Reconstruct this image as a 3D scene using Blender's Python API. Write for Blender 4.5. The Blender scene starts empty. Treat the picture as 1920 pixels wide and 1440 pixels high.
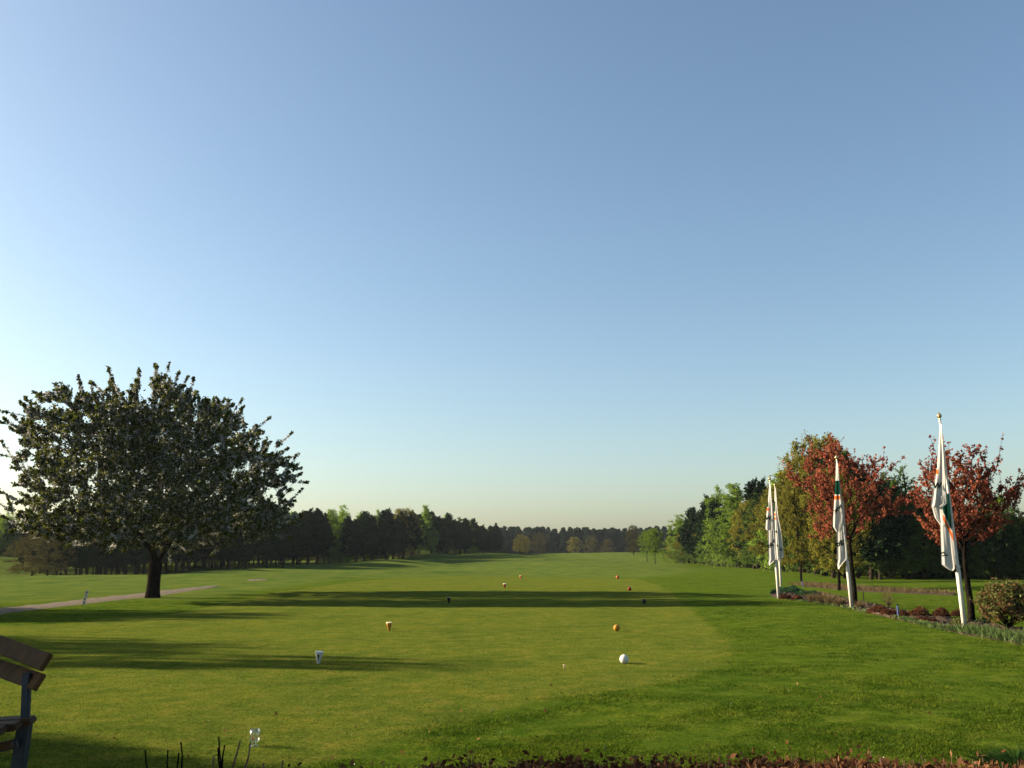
import bpy, math, random
import numpy as np
from mathutils import Matrix, Vector
random.seed(7); RNG = np.random.default_rng(7)
S = bpy.context.scene
C = S.collection
R = math.radians

# ------------------------------------------------------------ camera
F = 1734.0; EYE = 2.1
PITCH, ROLL = R(10.3), R(-0.5)
cam_d = bpy.data.cameras.new('camera'); cam = bpy.data.objects.new('camera', cam_d); C.objects.link(cam)
cam_d.sensor_width = 36; cam_d.lens = 36 * F / 1920; cam_d.clip_end = 6000; cam_d.clip_start = 0.05
CM = Matrix.Rotation(R(90) + PITCH, 3, 'X') @ Matrix.Rotation(ROLL, 3, 'Z')
cam.matrix_world = Matrix.Translation((0, 0, EYE)) @ CM.to_4x4()
S.camera = cam
# ------------------------------------------------------------ sky, sun, exposure
SUN_EL, SUN_AZ = 20.5, -77.0          # azimuth measured from the view direction, minus = to the left
w = bpy.data.worlds.new('World'); S.world = w; w.use_nodes = True
nt = w.node_tree; nt.nodes.clear()
sky = nt.nodes.new('ShaderNodeTexSky'); sky.sky_type = 'NISHITA'; sky.sun_disc = False
sky.sun_elevation = R(SUN_EL); sky.sun_rotation = R(SUN_AZ)
sky.altitude = 0; sky.air_density = 1.0; sky.dust_density = 1.7; sky.ozone_density = 1.4
bg = nt.nodes.new('ShaderNodeBackground'); bg.inputs[1].default_value = 0.053
wo = nt.nodes.new('ShaderNodeOutputWorld')
tint = nt.nodes.new('ShaderNodeMix'); tint.data_type = 'RGBA'; tint.blend_type = 'MULTIPLY'; tint.inputs[0].default_value = 1; tint.inputs[7].default_value = (.94, 1.0, 1.0, 1)
nt.links.new(sky.outputs[0], tint.inputs[6]); nt.links.new(tint.outputs[2], bg.inputs[0]); nt.links.new(bg.outputs[0], wo.inputs[0])
sd_ = bpy.data.lights.new('sun', 'SUN'); sd_.energy = 5.0; sd_.angle = R(0.6); sd_.color = (1.0, 0.83, 0.58)
sun = bpy.data.objects.new('sun', sd_); C.objects.link(sun)
sv = Vector((math.sin(R(SUN_AZ)) * math.cos(R(SUN_EL)), math.cos(R(SUN_AZ)) * math.cos(R(SUN_EL)), math.sin(R(SUN_EL))))
sun.rotation_euler = sv.to_track_quat('Z', 'Y').to_euler()
S.view_settings.view_transform = 'Standard'; S.view_settings.look = 'None'
S.view_settings.exposure = 1.87; S.view_settings.gamma = 1

# ------------------------------------------------------------ helpers
def tag(o, label=None, cat=None, group=None, kind=None):
    if label: o['label'] = label
    if cat: o['category'] = cat
    if group: o['group'] = group
    if kind: o['kind'] = kind
    return o

def ss(v, a, b):
    t = np.clip((v - a) / (b - a), 0, 1); return t * t * (3 - 2 * t)

MOUNDS = [(-18.5, 138, 8, 8, 1.25), (-33, 128, 9, 7, .55), (-3.5, 213, 9, 12, 1.1), (-16, 187, 6.5, 8, 1.15), (-27, 104, 10, 4.5, .45), (9, 118, 8, 4.5, .22), (4, 168, 10, 5, .3), (21, 250, 14, 12, .35), (36, 240, 10, 10, .4),
          (-36, 84, 20, 8, .5), (-76, 128, 15, 18, 2.2), (-45, 113, 25, 9, -.7), (12, 150, 12, 6, .18), (-12, 104, 9, 5, .25), (28, 50, 7, 5, .2)]
def H(x, y):
    x = np.asarray(x, float); y = np.asarray(y, float)
    z = 1.3 * ss(y, 95, 255) - 2.6 * ss(y, 262, 420) + 0 * x
    for cx, cy, sx, sy, a in MOUNDS:
        z = z + a * np.exp(-((x - cx) / sx) ** 2 - ((y - cy) / sy) ** 2)
    u = ss(y, 45, 110) * (1 - ss(y, 300, 400))
    z = z + u * .13 * (np.sin(x * .13 + y * .05) + .8 * np.sin(y * .11 - x * .04 + 1) + .6 * np.sin(x * .31 + 2) * np.sin(y * .17))
    z = z + .02 * np.sin(x * .5 + y * .23) * np.sin(y * .41 - x * .1) * (1 - u)
    return z

def ray(px, py):
    return CM @ Vector(((px - 960) / F, -(py - 720) / F, -1))
def at(px, py, Y):
    d = ray(px, py); return Vector((0, 0, EYE)) + d * (Y / d.y)
def ground(px, py):
    d = ray(px, py); d = d / d.y; y = 3.0; prev = y
    while y < 600:
        p = Vector((0, 0, EYE)) + d * y
        if p.z < float(H(p.x, p.y)):
            a, b = prev, y
            for _ in range(20):
                m = (a + b) / 2; p = Vector((0, 0, EYE)) + d * m
                if p.z < float(H(p.x, p.y)): b = m
                else: a = m
            return p
        prev = y; y *= 1.01
    return Vector((0, 0, EYE)) + d * 300
def on(x, y): return Vector((x, y, float(H(x, y))))

def empty(name, loc):
    o = bpy.data.objects.new(name, None); C.objects.link(o); o.location = loc; o.empty_display_size = .1; return o

def mesh_np(name, V, quads=None, tris=None, mats=(), midx=None, smooth=False, attrs=None):
    me = bpy.data.meshes.new(name)
    V = np.asarray(V, np.float32)
    me.vertices.add(len(V)); me.vertices.foreach_set('co', V.ravel())
    parts = []; tot = []
    if quads is not None and len(quads): q = np.asarray(quads, np.int32); parts.append(q.ravel()); tot += [np.full(len(q), 4, np.int32)]
    if tris is not None and len(tris): t = np.asarray(tris, np.int32); parts.append(t.ravel()); tot += [np.full(len(t), 3, np.int32)]
    li = np.concatenate(parts); lt = np.concatenate(tot); ls = np.concatenate([[0], np.cumsum(lt)[:-1]]).astype(np.int32)
    me.loops.add(len(li)); me.loops.foreach_set('vertex_index', li)
    me.polygons.add(len(lt)); me.polygons.foreach_set('loop_start', ls); me.polygons.foreach_set('loop_total', lt)
    for m in mats: me.materials.append(m)
    if midx is not None: me.polygons.foreach_set('material_index', np.asarray(midx, np.int32))
    me.update(calc_edges=True)
    if attrs:
        for k, v in attrs.items():
            a = me.attributes.new(k, 'FLOAT', 'POINT'); a.data.foreach_set('value', np.asarray(v, np.float32))
    me.polygons.foreach_set('use_smooth', np.full(len(lt), smooth, bool))
    return me

def link(name, me, parent=None, loc=None):
    o = bpy.data.objects.new(name, me); C.objects.link(o)
    if parent: o.parent = parent
    if loc is not None: o.location = loc
    return o

# --- materials
def mat(name):
    m = bpy.data.materials.new(name); m.use_nodes = True; n = m.node_tree
    b = n.nodes['Principled BSDF']; return m, n, b
def plain(name, col, rough=.5, metal=0, noise=.15, scale=20, spec=.12, bump=0):
    m, n, b = mat(name)
    tc = n.nodes.new('ShaderNodeTexCoord'); nz = n.nodes.new('ShaderNodeTexNoise'); nz.inputs['Scale'].default_value = scale; nz.inputs['Detail'].default_value = 6
    cr = n.nodes.new('ShaderNodeValToRGB')
    cr.color_ramp.elements[0].color = (*[c * (1 - noise * 1.6) for c in col], 1); cr.color_ramp.elements[1].color = (*[min(1, c * (1 + noise)) for c in col], 1)
    cr.color_ramp.elements[0].position = .3; cr.color_ramp.elements[1].position = .7
    n.links.new(tc.outputs['Object'], nz.inputs['Vector']); n.links.new(nz.outputs['Fac'], cr.inputs[0]); n.links.new(cr.outputs[0], b.inputs['Base Color'])
    b.inputs['Roughness'].default_value = rough; b.inputs['Metallic'].default_value = metal
    b.inputs['Specular IOR Level'].default_value = spec
    if bump:
        bp = n.nodes.new('ShaderNodeBump'); bp.inputs['Strength'].default_value = bump; bp.inputs['Distance'].default_value = .02
        n.links.new(nz.outputs['Fac'], bp.inputs['Height']); n.links.new(bp.outputs[0], b.inputs['Normal'])
    return m
KEEP = ('white_flag_cloth', 'green_print', 'orange_print', 'red_blossom')
def foliage(name, a, b_, transl=.35, objvar=.25):
    if transl < 1 and name not in KEEP: a, b_ = [c * .72 for c in a], [c * .72 for c in b_]
    m = bpy.data.materials.new(name); m.use_nodes = True; n = m.node_tree; n.nodes.clear()
    g = n.nodes.new('ShaderNodeNewGeometry'); oi = n.nodes.new('ShaderNodeObjectInfo')
    mx = n.nodes.new('ShaderNodeMix'); mx.data_type = 'RGBA'; mx.inputs[6].default_value = (*a, 1); mx.inputs[7].default_value = (*b_, 1)
    n.links.new(g.outputs['Random Per Island'], mx.inputs[0])
    hs = n.nodes.new('ShaderNodeHueSaturation')
    mr = n.nodes.new('ShaderNodeMapRange'); mr.inputs[3].default_value = 1 - objvar; mr.inputs[4].default_value = 1 + objvar
    n.links.new(oi.outputs['Random'], mr.inputs[0]); n.links.new(mr.outputs[0], hs.inputs['Value']); n.links.new(mx.outputs[2], hs.inputs['Color'])
    d = n.nodes.new('ShaderNodeBsdfDiffuse'); t = n.nodes.new('ShaderNodeBsdfTranslucent'); ms = n.nodes.new('ShaderNodeMixShader'); ms.inputs[0].default_value = transl
    n.links.new(hs.outputs[0], d.inputs[0]); n.links.new(hs.outputs[0], t.inputs[0])
    o = n.nodes.new('ShaderNodeOutputMaterial'); n.links.new(d.outputs[0], ms.inputs[1]); n.links.new(t.outputs[0], ms.inputs[2]); n.links.new(ms.outputs[0], o.inputs[0])
    return m

BARK = plain('bark_dark', (.010, .008, .006), .95, noise=.5, scale=9, spec=0, bump=.6)
BARKP = plain('bark_pine', (.026, .021, .014), .9, noise=.4, scale=6, spec=0, bump=.5)
BIRCHB = plain('bark_birch', (.16, .145, .12), .8, noise=.5, scale=3, spec=.1)
M_PINE = foliage('pine_needles', (.012, .028, .011), (.028, .055, .020), .12)
M_BIRCH = foliage('birch_leaves', (.12, .23, .025), (.32, .47, .055), .55)
M_LARCH = foliage('larch_needles', (.06, .115, .02), (.13, .20, .04), .45)
M_OAK = foliage('young_oak_leaves', (.12, .115, .016), (.26, .24, .04), .45)
M_BROWN = foliage('budding_twigs', (.065, .062, .020), (.12, .105, .032), .3)
M_BRIGHT = foliage('bright_leaves', (.11, .19, .018), (.21, .30, .035), .5)
M_CHL = foliage('cherry_leaves', (.018, .032, .006), (.15, .165, .026), .4, 0)
M_CHB = foliage('cherry_blossom', (.42, .41, .42), (.85, .83, .79), .35, 0)
M_RED = foliage('red_blossom', (.20, .046, .030), (.40, .115, .07), .45, .1)
M_REDD = foliage('purple_leaves', (.13, .044, .022), (.25, .095, .045), .4, .1)

# --- geometry of trees
def nrm(v): return v / (np.linalg.norm(v, axis=-1, keepdims=True) + 1e-9)
def tubes(P0, P1, r0, r1, k=5):
    P0, P1 = np.asarray(P0, float), np.asarray(P1, float); d = nrm(P1 - P0)
    ref = np.where(np.abs(d[:, 2:3]) < .9, np.array([[0, 0, 1.]]), np.array([[1., 0, 0]]))
    a = nrm(np.cross(d, ref)); b = np.cross(d, a); n = len(P0)
    th = np.arange(k) * 2 * math.pi / k
    ring = a[:, None, :] * np.cos(th)[None, :, None] + b[:, None, :] * np.sin(th)[None, :, None]
    V = np.concatenate([P0[:, None, :] + ring * np.asarray(r0)[:, None, None], P1[:, None, :] + ring * np.asarray(r1)[:, None, None]], 1).reshape(-1, 3)
    base = (np.arange(n) * 2 * k)[:, None]; i = np.arange(k)[None]; j = (np.arange(k)[None] + 1) % k
    Q = np.stack([base + i, base + j, base + k + j, base + k + i], -1).reshape(-1, 4)
    return V, Q

def path_tube(pts, rad, k=8):
    """continuous tube with caps: one smooth skin along a polyline"""
    pts = np.asarray(pts, float); n = len(pts); t = np.gradient(pts, axis=0); t = nrm(t)
    ref = np.array([.0, 1, 0]) if abs(t[0][1]) < .9 else np.array([1., 0, 0])
    a = nrm(np.cross(t, ref)); b = np.cross(t, a); th = np.arange(k) * 2 * math.pi / k
    rad = np.asarray(rad, float)
    V = (pts[:, None] + (a[:, None] * np.cos(th)[None, :, None] + b[:, None] * np.sin(th)[None, :, None]) * rad[:, None, None]).reshape(-1, 3)
    Q = [(i * k + j, i * k + (j + 1) % k, (i + 1) * k + (j + 1) % k, (i + 1) * k + j) for i in range(n - 1) for j in range(k)]
    V = np.vstack([V, pts[0], pts[-1]]); c0, c1 = n * k, n * k + 1
    T = [(c0, (j + 1) % k, j) for j in range(k)] + [(c1, (n - 1) * k + j, (n - 1) * k + (j + 1) % k) for j in range(k)]
    return V, Q, T

def skeleton(trunk, targets, rng, bf=.35, step=.5, wob=.08, r_tip=.008, r_base=.3, pw=.47, kmax=1):
    """grow branches from the trunk polyline to every target point"""
    N = [tuple(p) for p in trunk]; par = [-1] + list(range(len(trunk) - 1))
    A = np.zeros((60000, 3)); A[:len(N)] = N; PL = np.zeros(60000); nt_ = len(trunk)
    for i in range(1, nt_): PL[i] = PL[i - 1] + .35 * np.linalg.norm(A[i] - A[i - 1])
    cnt = nt_; start = max(1, int(nt_ * .0))
    fork = trunk[kmax]
    order = np.argsort(np.linalg.norm(targets - fork, axis=1)); tips = []
    for ti in order:
        t = targets[ti]
        dist = np.linalg.norm(A[kmax:cnt] - t, axis=1)
        j = int(np.argmin(dist + bf * PL[kmax:cnt])) + kmax; d = dist[j - kmax]
        m = max(1, int(d / step)); p0 = A[j].copy(); pj = j
        sag = rng.normal(0, wob, 3) * d
        for s in range(1, m + 1):
            f = s / m; p = p0 + (t - p0) * f + sag * math.sin(f * math.pi) * (1 if s < m else 0)
            A[cnt] = p; par.append(pj); PL[cnt] = PL[pj] + np.linalg.norm(p - A[pj]); pj = cnt; cnt += 1
        tips.append(pj)
    n = cnt; c = np.zeros(n); haschild = np.zeros(n, bool)
    for i in range(n - 1, 0, -1):
        if not haschild[i]: c[i] += 1
        c[par[i]] += c[i]; haschild[par[i]] = True
    rad = r_tip * np.maximum(c, 1) ** pw
    s = r_base / rad[0]
    if s < 1: rad *= s
    lim = rad.copy()
    for i in range(nt_): rad[i] = max(rad[i], r_base * (1 - .55 * i / max(1, nt_ - 1))) if s > 1 and i < nt_ else rad[i]
    par = np.array(par); idx = np.arange(1, n)
    r0 = np.minimum(rad[par[idx]], rad[idx] * 1.7)
    r0[:nt_ - 1] = rad[par[idx]][:nt_ - 1]
    return A[:n], par, rad, idx, r0, np.array(tips)

def leaves(P, size, rng, elong=1.5, up=0.0):
    n = len(P); a = nrm(rng.normal(size=(n, 3))); a[:, 2] += up; a = nrm(a)
    b = nrm(np.cross(a, rng.normal(size=(n, 3)))); s = (size * rng.uniform(.6, 1.3, n))[:, None]
    V = np.stack([P - a * s * elong * .5, P + b * s * .5, P + a * s * elong * .5, P - b * s * .5], 1).reshape(-1, 3)
    return V, np.arange(4 * n).reshape(-1, 4)

def shoots(tips, dirs, rng, per, L, nl, jit, droop=0):
    n = len(tips); P = np.repeat(tips, per, 0); D = np.repeat(dirs, per, 0)
    D = nrm(D + rng.normal(0, .45, D.shape)); LL = rng.uniform(L[0], L[1], len(P))
    t = rng.uniform(0, 1, (len(P), nl))
    pos = P[:, None] + D[:, None] * (LL[:, None] * t)[..., None]
    pos[..., 2] -= droop * (t ** 2) * LL[:, None]
    pos = pos + rng.normal(0, jit, pos.shape)
    ends = P + D * LL[:, None]; ends[:, 2] -= droop * LL
    return pos.reshape(-1, 3), t.ravel(), P, ends

def envelope_targets(n, Hh, lo, Rf, rng, shell=.55):
    out = []
    ph = rng.uniform(0, 6.28, 4)
    while len(out) < n:
        h = rng.uniform(lo, 1); az = rng.uniform(0, 2 * math.pi)
        rr = Rf((h - lo) / (1 - lo)) * (1 + .22 * math.sin(2 * az + ph[0]) * math.sin(5 * h + ph[1]) + .15 * math.sin(3 * az + ph[2] + 9 * h))
        if rng.uniform() > max(rr / .25, .1): continue
        r = rr * (rng.uniform() ** shell)
        out.append((r * math.cos(az) * Hh, r * math.sin(az) * Hh, h * Hh))
    return np.array(out)

def build_tree(kind, seed):
    rng = np.random.default_rng(seed); Hh = 10.0
    P = dict(
        pine=dict(lo=.22, R=lambda t: .025 + .17 * (1 - t) ** .55 * min(1, .5 + 2 * t), n=210, per=4, L=(.25, .8), nl=24, jit=.07, ls=.15, el=2.2, mat=M_PINE, bark=BARKP, rb=.15, droop=-.15, up=.7),
        birch=dict(lo=.10, R=lambda t: .03 + .19 * math.sin(min(1, (1 - t) * .95 + .03) * math.pi * .7) ** .9, n=240, per=4, L=(.4, 1.0), nl=20, jit=.09, ls=.105, el=1.4, mat=M_BIRCH, bark=BIRCHB, rb=.11, droop=.55, up=.3),
        larch=dict(lo=.10, R=lambda t: .02 + .21 * (1 - t) ** .85, n=230, per=4, L=(.35, .9), nl=18, jit=.06, ls=.10, el=1.6, mat=M_LARCH, bark=BARKP, rb=.12, droop=.1, up=.35),
        oak=dict(lo=.20, R=lambda t: .05 + .24 * math.sin(min(1, (1 - t) * .95 + .05) * math.pi * .8) ** .7, n=260, per=4, L=(.3, .8), nl=20, jit=.09, ls=.11, el=1.3, mat=M_OAK, bark=BARK, rb=.17, droop=0, up=.5),
        bright=dict(lo=.30, R=lambda t: .10 + .24 * math.sin(min(1, (1 - t) * .9 + .08) * math.pi * .9) ** .7, n=220, per=4, L=(.3, .7), nl=22, jit=.09, ls=.13, el=1.3, mat=M_BRIGHT, bark=BARK, rb=.13, droop=0, up=.3),
        brown=dict(lo=.12, R=lambda t: .08 + .26 * math.sin(min(1, (1 - t) * .95 + .05) * math.pi * .8) ** .7, n=230, per=5, L=(.4, 1.0), nl=11, jit=.07, ls=.10, el=1.6, mat=M_BROWN, bark=BARK, rb=.13, droop=0, up=.5),
    )[kind]
    T = envelope_targets(P['n'], Hh * .95, P['lo'], P['R'], rng)
    nk = 12; lean = rng.normal(0, .25, 2)
    tr = np.array([(lean[0] * (i / nk) ** 2 + .1 * math.sin(i * 1.3 + seed), lean[1] * (i / nk) ** 2 + .08 * math.sin(i * 1.1), Hh * .93 * i / nk) for i in range(nk + 1)])
    tr[0, :2] = 0
    A, par, rad, idx, r0, tips = skeleton(tr, T, rng, bf=.5, step=.6, wob=.08, r_tip=.010, r_base=P['rb'], kmax=max(1, int(P['lo'] * nk) - 1))
    V, Q = tubes(A[par[idx]], A[idx], r0, rad[idx], 6)
    c = np.array([0, 0, Hh * (.35 if kind != 'larch' else .6)])
    tp = A[tips]; D = nrm(nrm(tp - c) + np.array([0, 0, P['up']]))
    if kind == 'larch': D = nrm((tp - c) * np.array([1, 1, .1]) + np.array([0, 0, .15]))
    pos, t, s0, s1 = shoots(tp, D, rng, P['per'], P['L'], P['nl'], P['jit'], P['droop'])
    V2, Q2 = tubes(s0, s1, np.full(len(s0), .010), np.full(len(s0), .004), 3)
    trunk = mesh_np(kind + '_trunk', np.vstack([V, V2]), np.vstack([Q, Q2 + len(V)]), mats=[P['bark']], smooth=True)
    LV, LQ = leaves(pos, P['ls'], rng, P['el'])
    crown = mesh_np(kind + '_crown', LV, LQ, mats=[P['mat']])
    return trunk, crown
PROTO = {}
for k, n in (('pine', 3), ('birch', 3), ('larch', 2), ('oak', 2), ('brown', 2), ('bright', 1)):
    PROTO[k] = [build_tree(k, 11 * i + len(k) * 7) for i in range(n)]
NAME = dict(pine='pine_tree', birch='birch_tree', larch='larch_tree', oak='oak_tree', brown='budding_tree', bright='maple_tree')
def tree_at(kind, x, y, h, label, group=None, width=1.0, rot=None, var=None):
    m = PROTO[kind]; tm, cm_ = m[(random.randrange(len(m)) if var is None else var) % len(m)]
    r = empty(NAME[kind], on(x, y) - Vector((0, 0, .05)))
    s = h / 10.0; r.scale = (s * width, s * width, s); r.rotation_euler.z = random.uniform(0, 6.28) if rot is None else rot
    link('trunk', tm, r); link('crown', cm_, r)
    return tag(r, label, 'tree', group)
def tree_px(kind, px, d, top, label, group=None, width=1.0, **k):
    p = at(px, 1035, d); z = float(H(p.x, d)); h = at(px, top, d).z - z
    return tree_at(kind, p.x, d, h, label, group, width, **k)

# ------------------------------------------------------------ ground
def W(px, py):   # pixel on the flat tee level
    d = ray(px, py); t = -EYE / d.z; return (d.x * t, d.y * t)
TEE = [W(*p) for p in [(760, 1082), (980, 1079), (1190, 1084), (1235, 1097), (1262, 1114), (1292, 1140), (1340, 1178), (1374, 1212), (1362, 1240), (1290, 1272), (1180, 1292), (1040, 1310), (900, 1338), (800, 1366), (700, 1400), (560, 1437), (300, 1470), (-500, 1480), (-500, 1178), (100, 1170), (330, 1150), (520, 1110)]]
FAIR = [(-200, 30), (-15, 45), (-14, 79), (12, 79), (19, 100), (24, 140), (28, 200), (33, 262), (-250, 262)]
def sdist(poly, X, Y):
    P = np.array(poly); best = np.full(X.shape, 1e9); inside = np.zeros(X.shape, bool)
    for i in range(len(P)):
        a, b = P[i], P[(i + 1) % len(P)]; e = b - a
        t = np.clip(((X - a[0]) * e[0] + (Y - a[1]) * e[1]) / (e @ e), 0, 1)
        best = np.minimum(best, np.hypot(X - a[0] - t * e[0], Y - a[1] - t * e[1]))
        cond = (a[1] > Y) != (b[1] > Y)
        xi = a[0] + (Y - a[1]) / (b[1] - a[1] + 1e-12) * e[0]; inside ^= cond & (X < xi)
    return np.where(inside, best, -best)

def grass_nodes(n, scale_fine=True):
    N = n.nodes; Lk = n.links
    def noise(scale, detail=5, rough=.6, vec=None):
        z = N.new('ShaderNodeTexNoise'); z.inputs['Scale'].default_value = scale; z.inputs['Detail'].default_value = detail; z.inputs['Roughness'].default_value = rough
        Lk.new(vec if vec else geo.outputs['Position'], z.inputs['Vector']); return z.outputs['Fac']
    geo = N.new('ShaderNodeNewGeometry')
    def ramp(fac, cols):
        c = N.new('ShaderNodeValToRGB'); e = c.color_ramp.elements
        while len(e) < len(cols): e.new(.5)
        for el, (p, col) in zip(e, cols): el.position = p; el.color = (*col, 1)
        Lk.new(fac, c.inputs[0]); return c.outputs[0]
    def mix(f, a, b, mode='MIX'):
        m = N.new('ShaderNodeMix'); m.data_type = 'RGBA'; m.blend_type = mode
        if isinstance(f, float): m.inputs[0].default_value = f
        else: Lk.new(f, m.inputs[0])
        Lk.new(a, m.inputs[6]); Lk.new(b, m.inputs[7]); return m.outputs[2]
    def mask(attr, width, amp):
        a = N.new('ShaderNodeAttribute'); a.attribute_name = attr
        nn = noise(1.3, 6, .7); ma = N.new('ShaderNodeMath'); ma.operation = 'MULTIPLY_ADD'; Lk.new(nn, ma.inputs[0]); ma.inputs[1].default_value = amp
        ad = N.new('ShaderNodeMath'); ad.operation = 'SUBTRACT'; Lk.new(a.outputs['Fac'], ad.inputs[0]); ad.inputs[1].default_value = amp * .5
        Lk.new(ad.outputs[0], ma.inputs[2])
        mr = N.new('ShaderNodeMapRange'); mr.interpolation_type = 'SMOOTHSTEP'; mr.inputs[1].default_value = -width; mr.inputs[2].default_value = width; Lk.new(ma.outputs[0], mr.inputs[0]); return mr.outputs[0]
    n1 = noise(.45, 6, .65); n2 = noise(2.2, 6, .7); n3 = noise(14, 6, .75); n4 = noise(70, 3, .7)
    tee = ramp(n2, [(.28, (.042, .064, .008)), (.50, (.070, .087, .012)), (.74, (.118, .105, .020))])
    rough = ramp(n2, [(.30, (.020, .042, .004)), (.50, (.046, .072, .007)), (.72, (.085, .100, .014))])
    fair = ramp(n1, [(.3, (.045, .074, .014)), (.7, (.075, .092, .018))])
    col = mix(mask('tee', .16, .45), mix(mask('fair', 2.0, 3.0), rough, fair), tee)
    tint = ramp(n1, [(.28, (.60, .80, .75)), (.5, (1.10, 1.16, 1.2)), (.72, (1.35, 1.25, 1.1))])
    col = mix(.8, col, tint, 'MULTIPLY')
    fine = ramp(n3, [(.28, (.35, .42, .35)), (.5, (1, 1, 1)), (.72, (1.5, 1.38, 1.3))])
    col = mix(.75, col, fine, 'MULTIPLY')
    return geo, col, n3, n4, N, Lk, noise, mix, ramp
m, n, b = mat('mown_grass')
geo, col, n3, n4, N, Lk, noise, mix, ramp = grass_nodes(n)
Lk.new(col, b.inputs['Base Color']); b.inputs['Roughness'].default_value = .9; b.inputs['Specular IOR Level'].default_value = .0
bp = N.new('ShaderNodeBump'); bp.inputs['Strength'].default_value = .8; bp.inputs['Distance'].default_value = .03
Lk.new(n3, bp.inputs['Height']); Lk.new(bp.outputs[0], b.inputs['Normal'])
GRASS = m

xs = np.concatenate([-np.geomspace(3000, 34, 50), np.arange(-33, 33.01, .33), np.geomspace(34, 3000, 50)])
xs = np.unique(np.concatenate([xs, np.arange(-100, -33, 1.5), np.arange(34, 70, 1.5)]))
ys = np.unique(np.concatenate([-np.geomspace(200, 6, 8), np.arange(-5, 50, .4), np.arange(50, 110, .7), np.arange(110, 300, 1.6), np.arange(300, 450, 6), np.geomspace(450, 4000, 25)]))
X, Y = np.meshgrid(xs, ys); Z = H(X, Y)
nx, ny = len(xs), len(ys); I = np.arange(nx * ny).reshape(ny, nx)
Q = np.stack([I[:-1, :-1], I[:-1, 1:], I[1:, 1:], I[1:, :-1]], -1).reshape(-1, 4)
me = mesh_np('ground', np.stack([X, Y, Z], -1).reshape(-1, 3), Q, mats=[GRASS], smooth=True, attrs={'tee': sdist(TEE, X, Y).ravel(), 'fair': sdist(FAIR, X, Y).ravel()})
tag(link('ground', me), kind='structure')

def drape(name, near, far, material, lift=.02, M=6, Nn=60, noise=0.0, kind='structure', label=None):
    def resamp(L):
        L = np.array([tuple(ground(*p))[:2] for p in L]); s = np.concatenate([[0], np.cumsum(np.linalg.norm(np.diff(L, axis=0), axis=1))]); t = np.linspace(0, s[-1], Nn)
        return np.stack([np.interp(t, s, L[:, 0]), np.interp(t, s, L[:, 1])], -1)
    a, b2 = resamp(near), resamp(far); f = np.linspace(0, 1, M)[:, None, None]
    G = a[None] * (1 - f) + b2[None] * f
    edge = RNG.normal(0, .05, G.shape); G = G + edge * noise
    z = H(G[..., 0], G[..., 1]) + lift; z[0] -= lift + .01; z[-1] -= lift + .01
    if noise: z[1:-1] += RNG.uniform(0, .04, z[1:-1].shape)
    V = np.dstack([G, z]).reshape(-1, 3); J = np.arange(M * Nn).reshape(M, Nn)
    Q = np.stack([J[:-1, :-1], J[:-1, 1:], J[1:, 1:], J[1:, :-1]], -1).reshape(-1, 4)
    return tag(link(name, mesh_np(name, V, Q, mats=[material], smooth=True)), label, kind=kind)
M_PATH = plain('sandy_path', (.105, .085, .066), .95, noise=.2, scale=3, spec=.05, bump=.3)
M_SOIL = plain('garden_soil', (.060, .040, .028), 1, noise=.45, scale=7, spec=.05, bump=1)
drape('path', [(-260, 1186), (0, 1153), (150, 1134), (285, 1119), (360, 1108), (412, 1099.5)], [(-260, 1165), (0, 1140), (150, 1124), (285, 1109), (360, 1102), (404, 1098.5)], M_PATH, noise=.7)
drape('path', [(462, 1089.5), (480, 1089), (500, 1087.5)], [(470, 1086), (482, 1085.5), (498, 1085.5)], M_PATH, Nn=14)
drape('flower_bed_soil', [(1447, 1119), (1530, 1131), (1600, 1143), (1700, 1166), (1810, 1191), (1925, 1210), (2060, 1236)], [(1452, 1103), (1540, 1110), (1610, 1126), (1700, 1146), (1790, 1160), (1925, 1178), (2060, 1200)], M_SOIL, M=12, Nn=160, noise=1)
drape('flower_bed_soil', [(1506, 1100), (1600, 1109), (1700, 1113), (1792, 1117)], [(1500, 1090), (1600, 1097), (1700, 1104), (1790, 1112)], M_SOIL, M=8, Nn=80, noise=1)

# short blades on the near lawn (uncountable), coloured like the turf they grow from
m = bpy.data.materials.new('grass_blades'); m.use_nodes = True; n = m.node_tree; n.nodes.clear()
geo, col, n3, n4, N, Lk, noise, mix, ramp = grass_nodes(n)
rc = ramp(geo.outputs['Random Per Island'], [(0, (.55, .6, .5)), (.7, (1.15, 1.15, 1.1)), (1, (2.1, 1.9, 1.9))])
col = mix(1.0, col, rc, 'MULTIPLY')
d_ = N.new('ShaderNodeBsdfDiffuse'); t_ = N.new('ShaderNodeBsdfTranslucent'); ms = N.new('ShaderNodeMixShader'); ms.inputs[0].default_value = .4; o_ = N.new('ShaderNodeOutputMaterial')
Lk.new(col, d_.inputs[0]); Lk.new(col, t_.inputs[0]); Lk.new(d_.outputs[0], ms.inputs[1]); Lk.new(t_.outputs[0], ms.inputs[2]); Lk.new(ms.outputs[0], o_.inputs[0])
M_BLADE = m
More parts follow.
